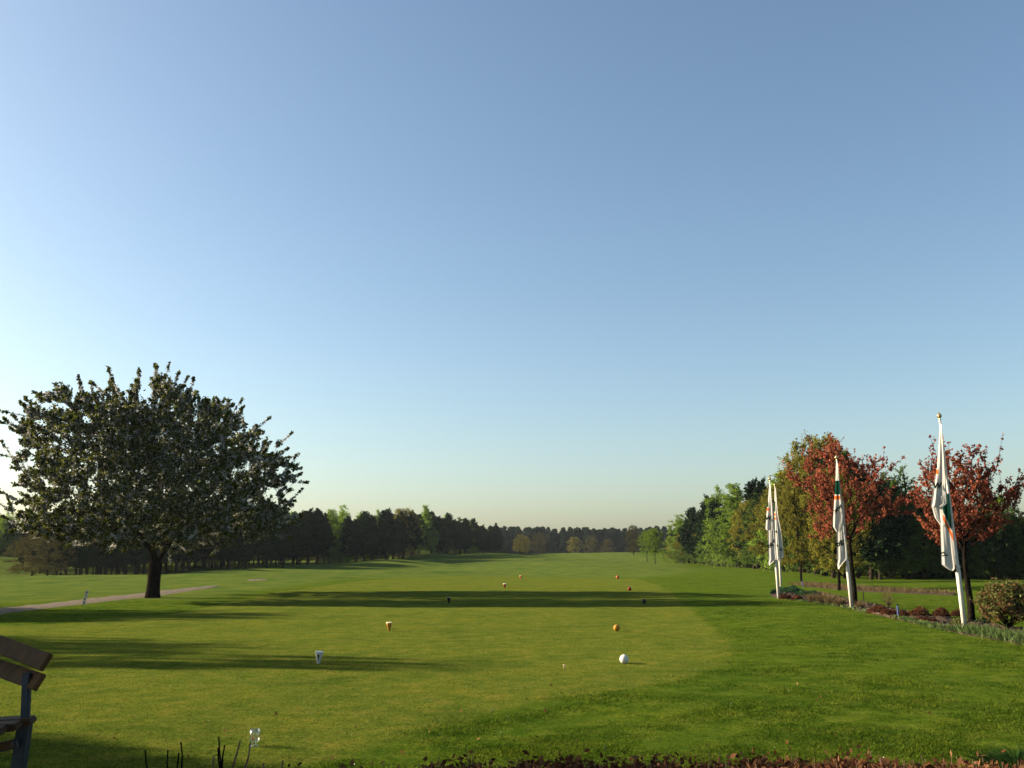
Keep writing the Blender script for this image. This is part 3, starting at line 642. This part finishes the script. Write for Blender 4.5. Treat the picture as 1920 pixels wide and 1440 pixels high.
# ------------------------------------------------------------ tee markers
def glossy(name, c, r=.35): return plain(name, c, r, noise=.06, scale=40)
def ball(px, py, rpx, col, label, cast=0):
    g = ground(px, py + rpx * .9); r = rpx * g.y / F
    th = np.linspace(0, math.pi, 17); pr = [(r * math.sin(t) + (1e-4 if t in (0, math.pi) else 0), r * .97 - r * math.cos(t)) for t in th]
    V, Q, T = lathe(pr, 28)
    # dimples: push a spread of small pits in
    o = link('tee_marker_ball', mesh_np('ball', V, Q, T, [glossy('ball_paint', col)], smooth=True), loc=g)
    return tag(o, label, 'tee marker', 'round tee markers on the right side of the tee')
ball(1170.5, 1237, 8.2, (.50, .49, .46), 'big white ball marker on the right side of the tee, nearest')
ball(1156.5, 1178, 6.1, (.30, .15, .02), 'yellow ball marker right of the tee, behind the white one')
ball(1208, 1128, 4.3, (.006, .007, .014), 'dark blue black ball marker standing in the shadow band')
ball(1180.5, 1104.5, 3.5, (.16, .012, .010), 'dark red ball marker just beyond the shadow band')
ball(1158, 1082.5, 3.0, (.38, .09, .03), 'orange ball marker, farthest on the right side of the tee')
def peg(px, pt, pb, wt, col, label, cap=(.5, .46, .4), mark=False):
    g = ground(px, pb); s = g.y / F; h = (pb - pt) * s; r = wt * s / 2
    root = empty('tee_marker_peg', g); tag(root, label, 'tee marker', 'peg-shaped tee markers on the left side of the tee')
    V, Q, T = lathe([(r * .32, -.02), (r * .34, h * .06), (r * .52, h * .35), (r * .78, h * .7), (r * .93, h * .9)], 20)
    link('shaft', mesh_np('shaft', V, Q, T, [glossy('peg_paint', col)], smooth=True), root)
    V, Q, T = lathe([(r * .9, h * .885), (r * 1.0, h * .9), (r * 1.02, h * .97), (r * .97, h), (r * .7, h * .985)], 20)
    link('rim', mesh_np('rim', V, Q, T, [glossy('rim_paint', cap)], smooth=True), root)
    if mark:
        pts = [(-.10, .78), (.12, .80), (.14, .70), (.02, .40), (-.06, .22), (-.10, .24), (-.02, .48), (-.12, .58)]
        V = [(x * r * 1.6, -(r * (.34 + .62 * z) + .006), z * h) for x, z in pts]
        V += [(x, y + .004, z) for x, y, z in V]; k = len(pts)
        me = bpy.data.meshes.new('emblem'); me.from_pydata(V, [], [tuple(range(k))] + [(i, (i + 1) % k, k + (i + 1) % k, k + i) for i in range(k)]); me.materials.append(M_DARK); link('emblem', me, root)
    root.rotation_euler = (R(2), R(3 if mark else 0), 0); return root
peg(597, 1223, 1244.5, 15.5, (.46, .45, .42), 'white peg marker with a black mark, nearest on the left side of the tee', (.52, .5, .46), True)
peg(729.5, 1167.5, 1183, 11.5, (.30, .14, .02), 'yellow peg marker with a pale rim on the left side of the tee', (.7, .55, .3))
peg(841.5, 1121, 1131, 7.5, (.006, .006, .010), 'black peg marker standing in the shadow band', (.03, .03, .04))
peg(946.5, 1094.5, 1103, 6, (.15, .012, .010), 'dark red peg marker with a white rim just beyond the shadow band', (.75, .7, .65))
peg(976.5, 1079.5, 1086, 5, (.36, .09, .03), 'orange peg marker, farthest on the left side of the tee', (.7, .4, .2))
g = ground(1058, 1254); V, Q, T = lathe([(.010, -.01), (.012, .05), (.026, .066), (.026, .072)], 10)
tag(link('golf_tee', mesh_np('golf_tee', V, Q, T, [glossy('pale_wood', (.6, .45, .3))], smooth=True), loc=g), 'tiny pale peg left in the tee left of the white ball', 'peg')
# beer glass
m = bpy.data.materials.new('clear_glass'); m.use_nodes = True; n = m.node_tree; n.nodes.clear()
tr_ = n.nodes.new('ShaderNodeBsdfTransparent'); tr_.inputs[0].default_value = (.95, .96, .95, 1); gl_ = n.nodes.new('ShaderNodeBsdfGlossy'); gl_.inputs['Roughness'].default_value = .12; lw = n.nodes.new('ShaderNodeLayerWeight'); lw.inputs[0].default_value = .35
mr_ = n.nodes.new('ShaderNodeMapRange'); mr_.inputs[3].default_value = .10; mr_.inputs[4].default_value = .60; ms_ = n.nodes.new('ShaderNodeMixShader'); o_ = n.nodes.new('ShaderNodeOutputMaterial')
n.links.new(lw.outputs['Facing'], mr_.inputs[0]); n.links.new(mr_.outputs[0], ms_.inputs[0]); n.links.new(tr_.outputs[0], ms_.inputs[1]); n.links.new(gl_.outputs[0], ms_.inputs[2]); n.links.new(ms_.outputs[0], o_.inputs[0])
g = ground(477, 1399); s = g.y / F; Hg = 29 * s
pr = [(.30, 0), (.30, .03), (.06, .07), (.05, .13), (.07, .19), (.20, .24), (.31, .36), (.345, .50), (.32, .70), (.285, 1.0), (.265, 1.0), (.30, .70), (.32, .50), (.285, .38), (.18, .28), (.03, .24)]
root = empty('beer_glass', g); tag(root, 'empty tulip beer glass with an orange emblem left standing on the lawn', 'glass')
V, Q, T = lathe([(r * Hg, z * Hg) for r, z in pr], 24); link('bowl', mesh_np('bowl', V, Q, T, [m], smooth=True), root)
pts = [(math.cos(a) * (.085 if k % 2 else .05) * Hg, math.sin(a) * (.10 if k % 2 else .06) * Hg) for k, a in enumerate(np.linspace(0, 2 * math.pi, 13)[:-1])]
V = [(x, -.362 * Hg + 0.02 * Hg * abs(x) / (.1 * Hg), .50 * Hg + y) for x, y in pts]; me = bpy.data.meshes.new('emblem'); me.from_pydata(V, [], [tuple(range(12))]); me.materials.append(M_ORANGE); link('emblem', me, root)

# leaning marker board by the path
def box(c, sx, sy, sz, bev=.0):
    x, y, z = c; V = [(x + i * sx / 2, y + j * sy / 2, z + k * sz / 2) for k in (-1, 1) for j in (-1, 1) for i in (-1, 1)]
    return V, [(0, 2, 3, 1), (4, 5, 7, 6), (0, 1, 5, 4), (2, 6, 7, 3), (0, 4, 6, 2), (1, 3, 7, 5)]
g = ground(156.5, 1134); s = g.y / F; h = 26 * s
root = empty('distance_sign', g); tag(root, 'narrow leaning white sign with dark characters by the path left of the blossoming tree', 'sign'); root.rotation_euler = (0, R(13), R(-8))
V, Q = box((0, 0, h / 2), 5.2 * s, .02, h); link('board', mesh_np('board', V, Q, mats=[plain('sign_white', (.5, .47, .42), .5, noise=.08)]), root)
for i, ch in enumerate('DIAH'):
    tv, tp = text_verts(ch, .17); pass; me = bpy.data.meshes.new('letter'); me.from_pydata([(v[0] * .9, -.013, v[1] * .62 + h * (.86 - i * .235)) for v in tv], [], tp); me.materials.append(M_DARK); link('lettering', me, root)

# ------------------------------------------------------------ flower bed plants
def clump(loc, n, rx, ry, hz, wd, material, rng, spread=.5, curve=.3, taper=True):
    az = rng.uniform(0, 6.28, n); rr = np.sqrt(rng.uniform(0, 1, n)); bx = rr * np.cos(az) * rx * .6; by = rr * np.sin(az) * ry * .6
    L = hz * rng.uniform(.5, 1.1, n) * (1 - .35 * rr); dx, dy = np.cos(az) * rr * spread + rng.normal(0, .15, n), np.sin(az) * rr * spread + rng.normal(0, .15, n)
    B = np.stack([bx, by, np.full(n, -.01)], -1); M_ = B + np.stack([dx * L * .5, dy * L * .5, L * .6], -1); T = B + np.stack([dx * L * (1 + curve), dy * L * (1 + curve), L * (1 - curve * .2)], -1)
    a2 = rng.uniform(0, 6.28, n); s = np.stack([np.cos(a2), np.sin(a2), 0 * a2], -1) * wd
    V = np.stack([B - s, B + s, M_ + s * .9, M_ - s * .9, T], 1).reshape(-1, 3); o = (np.arange(n) * 5)[:, None]
    return mesh_np('clump', V, np.hstack([o, o + 1, o + 2, o + 3]), np.hstack([o + 3, o + 2, o + 4]), [material])
rng = np.random.default_rng(99)
M_HEATH = foliage('heather', (.055, .022, .014), (.15, .065, .035), .2, .2)
M_STRAW = foliage('dry_stalks', (.10, .075, .035), (.24, .18, .09), .3, .1)
M_COVER = foliage('bed_leaves', (.04, .085, .02), (.14, .19, .07), .35, .1)
M_JUN = foliage('juniper', (.02, .055, .025), (.06, .13, .06), .2, .1)
M_SHRUB = foliage('shrub_leaves', (.09, .11, .03), (.20, .20, .07), .4, .1)
M_SHRUBR = foliage('shrub_red_tips', (.14, .06, .03), (.20, .10, .05), .3, .1)
def mound(px, py, wpx, hpx, material, label, name='heather_plant', n=1500, group=None, cat='plant', wd=.012):
    g = ground(px, py); s = g.y / F; rx = wpx * s / 2; hz = hpx * s
    t = rng.uniform(0, 1, n) ** .5; az = rng.uniform(0, 6.28, n); u = rng.uniform(0, 1, n)
    x = np.cos(az) * np.sqrt(1 - u ** 2) * t * rx; y = np.sin(az) * np.sqrt(1 - u ** 2) * t * rx * .8; z = u * t * hz * .95 * (1 + .2 * np.sin(x * 9 + py))
    V1, Q1 = leaves(np.stack([x, y, z], -1), wd * 2.6, rng, 2.6, .6)
    root = link(name, mesh_np(name, V1, Q1, mats=[material]), loc=g); return tag(root, label, cat, group)
HG = 'brown heather mounds in the flower bed'
mound(1646, 1150, 38, 15, M_HEATH, 'brown heather mound left of the short blue post', group=HG)
mound(1668, 1154, 36, 14, M_HEATH, 'brown heather mound directly behind the short blue post', group=HG)
mound(1692, 1157, 26, 10, M_HEATH, 'small brown heather mound just right of the short blue post', group=HG)
mound(1723, 1156, 42, 18, M_HEATH, 'largest brown heather mound, midway between the blue post and the rightmost flagpole', group=HG)
mound(1735, 1166, 46, 9, M_HEATH, 'low brown heather mound at the front of the largest one', group=HG)
mound(1764, 1157, 34, 16, M_HEATH, 'brown heather mound second left of the rightmost flagpole', group=HG)
mound(1795, 1155, 24, 14, M_HEATH, 'brown heather mound right next to the rightmost flagpole', group=HG)
mound(1473, 1123, 24, 10, M_HEATH, 'small brown heather mound beside the leftmost flagpole foot', group=HG)
mound(1495, 1126, 24, 9, M_HEATH, 'small brown heather mound left of the dry stalks', group=HG)
mound(1480, 1112, 60, 12, M_JUN, 'low spreading green juniper behind the leftmost flagpole', 'juniper_bush', 2600, cat='bush', wd=.02)
mound(1515, 1117, 50, 9, M_JUN, 'low green juniper just behind the dry stalks', 'juniper_bush', 2000, cat='bush', wd=.02)
mound(1450, 1114, 12, 7, M_JUN, 'small green tuft at the left tip of the flower bed', 'juniper_bush', 500, cat='bush', wd=.02)
mound(1800, 1172, 34, 12, M_SHRUB, 'low yellow green plant left of the rightmost flagpole foot', 'low_shrub', 900, cat='bush')
mound(1838, 1168, 36, 12, M_JUN, 'low dark green plant right of the rightmost flagpole', 'low_shrub', 1200, cat='bush')
for px, py, hp, nn, lab in [(1524, 1130, 22, 70, 'leftmost tuft of dry straw-coloured stalks'), (1541, 1132, 25, 90, 'middle tuft of dry straw-coloured stalks'), (1557, 1134, 26, 90, 'tallest tuft of dry stalks left of the second flagpole'), (1574, 1137, 22, 70, 'tuft of dry stalks next to the second flagpole'), (1612, 1140, 18, 50, 'small tuft of dry stalks right of the second flagpole')]:
    g = ground(px, py); s = g.y / F
    tag(link('dry_grass_tuft', clump(g, nn * 3, 9 * s, 9 * s, hp * s * 1.1, .009, M_STRAW, rng, .7), loc=g), lab, 'dry grass', 'dry stalk tufts in the flower bed')
# leafy ground cover along the front edge
def cover(pts, n, h, wd, label, mat_, spread=.3):
    P = np.array([tuple(ground(*p))[:2] for p in pts]); s = np.concatenate([[0], np.cumsum(np.linalg.norm(np.diff(P, axis=0), axis=1))]); t = rng.uniform(0, s[-1], n)
    x = np.interp(t, s, P[:, 0]) + rng.normal(0, spread * .4, n); y = np.interp(t, s, P[:, 1]) + np.abs(rng.normal(0, spread, n))
    z = H(x, y) + .01; L = h * rng.uniform(.5, 1.2, n); B = np.stack([x, y, z], -1); T = B + np.stack([rng.normal(0, .45, n) * L, rng.normal(0, .45, n) * L, L], -1); a2 = rng.uniform(0, 6.28, n)
    sv_ = np.stack([np.cos(a2), np.sin(a2), 0 * a2], -1) * wd; M_ = (B + T) / 2
    V = np.stack([B, M_ + sv_, T, M_ - sv_], 1).reshape(-1, 3)
    return tag(link('ground_cover', mesh_np('ground_cover', V, np.arange(4 * n).reshape(-1, 4), mats=[mat_])), label, kind='stuff')
cover([(1815, 1188), (1860, 1195), (1925, 1206), (2040, 1230)], 1900, .24, .014, 'pale green strap leaves along the bed edge right of the flagpole', M_COVER, .5)
cover([(1690, 1160), (1740, 1172), (1790, 1184), (1808, 1188)], 650, .09, .025, 'small pale leaves along the bed edge left of the rightmost flagpole', M_COVER, .3)
cover([(1500, 1127), (1600, 1142), (1640, 1150)], 380, .08, .03, 'small pale leaves along the far bed edge', M_COVER, .3)
cover([(1510, 1098), (1600, 1106), (1700, 1111), (1790, 1115)], 2500, .22, .012, 'dry weeds on the back strip of soil', M_STRAW, 1.2)
# big shrub and bare shrub
def shrub(px, py, wpx, hpx, label, nt_, mats, lp, seed, ls=.06, vase=.0):
    r2 = np.random.default_rng(seed); g = ground(px, py); s = g.y / F; rx = wpx * s / 2; hz = hpx * s
    u = r2.uniform(.25, 1, nt_); az = r2.uniform(0, 6.28, nt_); rr = rx * np.sqrt(r2.uniform(0.05, 1, nt_)) * np.minimum(1, .45 + u) * np.sqrt(np.clip(1.15 - u ** 2.5, .05, 1))
    T = np.stack([rr * np.cos(az), rr * np.sin(az), u * hz], -1); tr = np.array([(0, 0, -.05), (0, 0, .0), (0, 0, .06)])
    A, par, rad, idx, r0, tips = skeleton(tr, T, r2, bf=.9, step=.2, wob=.06, r_tip=.005, r_base=.05, pw=.35)
    V, Q = tubes(A[par[idx]], A[idx], r0, rad[idx], 5); root = empty('shrub', g); tag(root, label, 'shrub')
    link('stems', mesh_np('stems', V, Q, mats=[BARK if lp else M_STRAW], smooth=True), root)
    if lp:
        D = nrm(A[tips] - np.array([0, 0, .1])); pos, t, a, b = shoots(A[tips], D, r2, 2, (.08, .25), lp, .04)
        k = r2.uniform(0, 1, len(pos)) < .72; V, Q = leaves(pos[k], ls, r2, 1.5); link('leaves', mesh_np('leaves', V, Q, mats=[mats[0]]), root)
        V, Q = leaves(pos[~k], ls, r2, 1.5); link('red_shoots', mesh_np('red_shoots', V, Q, mats=[mats[1]]), root)
shrub(1892, 1181, 98, 76, 'large round leafy shrub with reddish tips at the right edge of the photo', 330, (M_SHRUB, M_SHRUBR), 11, 3, .05)
shrub(1666, 1140, 34, 32, 'small bare shrub with pale twigs behind the heather mounds', 70, None, 0, 4)
# posts
def post(px, pt, pb, wpx, mat_, label, cap=None):
    g = ground(px, pb); s = g.y / F; h = (pb - pt) * s; r = wpx * s / 2; root = empty('marker_post', g); tag(root, label, 'post')
    V, Q, T = lathe([(r, -.05), (r, h * .9), (r * .8, h * .93)], 12); link('shaft', mesh_np('shaft', V, Q, T, [mat_], smooth=False), root)
    V, Q, T = lathe([(r * 1.08, h * .86), (r * 1.08, h * .96), (r * .6, h)], 12); link('cap', mesh_np('cap', V, Q, T, [cap or M_DARK], smooth=False), root)
M_BLUE = plain('blue_grey_paint', (.05, .08, .19), .5, noise=.1)
post(1684.5, 1133, 1158, 3.0, M_BLUE, 'short blue grey post with a dark top at the bed edge')
post(1505, 1088, 1101, 1.8, M_BLUE, 'tiny blue post far back at the left of the soil strip')
post(1620.5, 1111, 1137, 1.8, M_DARK, 'thin dark stake right of the second flagpole')
post(1456.5, 1110, 1119, 2.0, M_BLUE, 'tiny blue post at the foot of the leftmost flagpole')

# ------------------------------------------------------------ terrace, bench, hedge
m_t = plain('terrace_paving', (.22, .20, .18), .9, noise=.2, scale=4, bump=.3)
V, Q = box((0, 0, .25), 16, 10.2, .7); tag(link('terrace', mesh_np('terrace', V, Q, mats=[m_t])), kind='structure')
M_WOOD = plain('weathered_wood', (.048, .024, .006), .75, noise=.35, scale=9, spec=.2, bump=.3)
M_STEEL = plain('galvanised_steel', (.035, .042, .05), .5, metal=.3, noise=.15)
def plank(name, p0, p1, up, hgt, th, mat_, parent, org, bev=.008):
    """board from p0 to p1 (centre line of its lower edge), standing along up"""
    p0, p1, up = Vector(p0), Vector(p1), Vector(up).normalized(); ax = (p1 - p0).normalized(); nn = ax.cross(up).normalized(); up = nn.cross(ax)
    import bmesh
    bm = bmesh.new(); L = (p1 - p0).length
    vs = [bm.verts.new(p0 + ax * a + up * u + nn * t - org) for a in (0, L) for u in (0, hgt) for t in (-th / 2, th / 2)]
    for f in [(0, 1, 3, 2), (4, 6, 7, 5), (0, 4, 5, 1), (2, 3, 7, 6), (0, 2, 6, 4), (1, 5, 7, 3)]: bm.faces.new([vs[i] for i in f])
    bmesh.ops.recalc_face_normals(bm, faces=bm.faces[:]); bmesh.ops.bevel(bm, geom=bm.edges[:], offset=bev, segments=2, affect='EDGES')
    me = bpy.data.meshes.new(name); bm.to_mesh(me); bm.free(); me.materials.append(mat_); return link(name, me, parent)
YB = 4.3
org = Vector((at(52, 1400, YB).x, YB, .6)); bench = empty('park_bench', org); tag(bench, 'dark wooden bench with steel legs cut off by the left edge of the photo', 'bench')
# back boards run away to the far left
def back(tr_, br_, tl_, bl_, name):
    Pr, Pl = at(*br_, YB - .02), at(*bl_, YB + .30); ut = at(*tr_, YB + .03) - Pr
    ext = Pl + (Pl - Pr) * 1.2; return plank(name, Pr, ext, ut, ut.length, .022, M_WOOD, bench, org, .003)
back((86, 1229), (77, 1258), (0, 1190), (0, 1227), 'back_board')
back((75, 1267), (65, 1295), (0, 1237), (0, 1271), 'back_board')
pt, pm, pb = at(59, 1262, YB + .05), at(52, 1360, YB + .03), at(44, 1440, YB)
z = Vector(pb); z.z = .6
def post_box(name, a, b_, w1, d1, mat_): return plank(name, a, b_, (1, 0, 0), w1, d1, mat_, bench, org, .004)
post_box('leg', at(44, 1262, YB + .05), at(40, 1352, YB + .03), .034, .03, M_STEEL)
a_ = at(37, 1350, YB + .03); post_box('leg', a_, Vector((a_.x - .05, a_.y, .6)), .052, .05, M_STEEL)
dirL = Vector((-.97, -.22, 0)).normalized()
sr = at(70, 1347, YB + .10)
for k in range(3):
    q = sr + Vector((.02 * k, -.125 * k, 0)) - Vector((.02 * k, 0, 0)); plank('seat_board', q, q + dirL * 1.9 if k else q + dirL * 1.9, (.2, -1, 0), .115, .032, M_WOOD, bench, org)
fr = at(34, 1401, YB - .05); plank('stretcher', fr, fr + Vector((-.9, -.18, -.16)), (0, -.3, 1), .035, .03, M_STEEL, bench, org, .003)
fr2 = at(34, 1394, YB - .02); plank('foot_board', fr2, fr2 + Vector((-.9, -.18, -.14)), (0, -1, .1), .10, .03, M_WOOD, bench, org, .003)
lp = at(40, 1352, YB + .03); plank('leg', Vector((lp.x - 1.35, lp.y + .35, .6)), Vector((lp.x - 1.3, lp.y + .35, 1.35)), (1, 0, 0), .05, .05, M_STEEL, bench, org, .004)

# hedge with dry beech leaves
M_BEECH = foliage('dry_beech_leaves', (.08, .03, .015), (.30, .15, .07), .35, 0)
M_BEECHD = foliage('dark_dry_leaves', (.05, .020, .012), (.14, .055, .03), .3, 0)
M_TWIG = plain('twig_bark', (.13, .075, .055), .8, noise=.3, scale=30)
def hedge():
    r2 = np.random.default_rng(8); n = 42000; x = r2.uniform(-3.2, 4.6, n); y = r2.uniform(5.35, 5.95, n)
    top = np.array([at(float(a), float(b), 5.6).z for a, b in zip(np.linspace(-100, 2000, 60), np.interp(np.linspace(-100, 2000, 60), [-100, 430, 520, 760, 800, 1050, 1300, 1500, 1800, 2000], [1540, 1520, 1492, 1474, 1464, 1464, 1456, 1458, 1462, 1464]))]); tx = np.array([at(float(a), 1430, 5.6).x for a in np.linspace(-100, 2000, 60)])
    zt = np.interp(x, tx, top) + .03 * np.sin(x * 7) * np.sin(x * 3.1 + 1) + .01 * np.sin(x * 23); z = zt + r2.exponential(.018, n) - np.abs(r2.exponential(.07, n)); z[z < .05] = .3
    P = np.stack([x, y, z], -1); root = empty('beech_hedge', (0.6, 5.65, 0)); o = np.array([.6, 5.65, 0])
    tag(root, 'clipped hedge with dry brown leaves along the bottom edge of the photo', 'hedge')
    k = r2.uniform(0, 1, n) < .6
    V, Q = leaves(P[k] - o, .023, r2, 2.2, .6); l1 = link('leaves', mesh_np('leaves', V, Q, mats=[M_BEECH]), root); l1['kind'] = 'stuff'
    V, Q = leaves(P[~k] - o, .024, r2, 1.7, .3); l2 = link('dark_leaves', mesh_np('dark_leaves', V, Q, mats=[M_BEECHD]), root); l2['kind'] = 'stuff'
    nt2 = 1300; x = r2.uniform(-2.6, 4.4, nt2); y = r2.uniform(5.35, 5.95, nt2); zt = np.interp(x, tx, top); ln = np.minimum(r2.exponential(.025, nt2) + .01, .09)
    B = np.stack([x, y, zt - .3], -1); T = np.stack([x + r2.normal(0, .05, nt2), y + r2.normal(0, .05, nt2), zt + ln], -1)
    V, Q = tubes(B - o, T - o, np.full(nt2, .004), np.full(nt2, .0018), 4); t_ = link('twigs', mesh_np('twigs', V, Q, mats=[M_TWIG]), root); t_['kind'] = 'stuff'
    V, Q = tubes(np.stack([np.linspace(-3, 4.5, 90), np.full(90, 5.65), np.full(90, 0)], -1) - o, np.stack([np.linspace(-3, 4.5, 90), np.full(90, 5.65), np.full(90, .8)], -1) - o, np.full(90, .015), np.full(90, .01), 5)
    link('stems', mesh_np('stems', V, Q, mats=[M_TWIG]), root)
hedge()
sticks = [(272, 1406, 279, 1450), (313, 1406, 316, 1450), (334, 1411, 331, 1450), (339, 1391, 341, 1450), (403, 1416, 395, 1450), (412, 1381, 412, 1450), (409, 1402, 414, 1450), (420, 1397, 417, 1450), (449, 1388, 436, 1450), (469, 1391, 459, 1450), (496, 1430, 491, 1450), (532, 1426, 526, 1450)]
rt = at(400, 1450, 5.6); root = empty('bare_shrub', Vector((rt.x, 5.6, 0))); tag(root, 'bare dark twigs sticking up at the bottom left below the glass', 'shrub')
for i, (x1, y1, x0, y0) in enumerate(sticks):
    Yk = 5.45 + .3 * ((i * 37) % 10) / 10; a = at(x0, y0, Yk); b_ = at(x1, y1, Yk); d_ = b_ - a; g0 = a - d_ * (max(.1, (a.z - .25)) / d_.z)
    pts = [g0 + (b_ - g0) * t + Vector((.006 * math.sin(t * 19 + i), 0, 0)) for t in np.linspace(0, 1, 12)]; rr = [(.0066 if j % 3 else .0085) * (1 - .35 * j / 11) for j in range(12)]
    V, Q, T = path_tube([tuple(p - root.location) for p in pts], rr, 6); link('stem', mesh_np('stem', V, Q, T, [M_TWIG if i in (4, 8, 9, 10, 11) else BARK], smooth=True), root)
# dark tuft at the lower right corner
g = ground(1922, 1452); tag(link('grass_tuft', clump(g, 1300, .55, .4, .30, .006, foliage('dark_tuft', (.015, .04, .010), (.04, .085, .02), .3, 0), rng, 1.0, .5), loc=g), 'dark green tuft of long grass at the lower right corner', 'grass tuft')

# ------------------------------------------------------------ haze
m = bpy.data.materials.new('haze'); m.use_nodes = True; n = m.node_tree; n.nodes.clear(); o_ = n.nodes.new('ShaderNodeOutputMaterial'); pv = n.nodes.new('ShaderNodeVolumePrincipled')
pv.inputs['Density'].default_value = .00009; pv.inputs['Color'].default_value = (.75, .86, 1, 1); pv.inputs['Anisotropy'].default_value = .2; n.links.new(pv.outputs[0], o_.inputs['Volume'])
HAZE = True
if HAZE:
    V, Q = box((0, 1900, 8), 6200, 4400, 24); me = mesh_np('haze', V, Q, mats=[m]); tag(link('haze', me), kind='stuff')
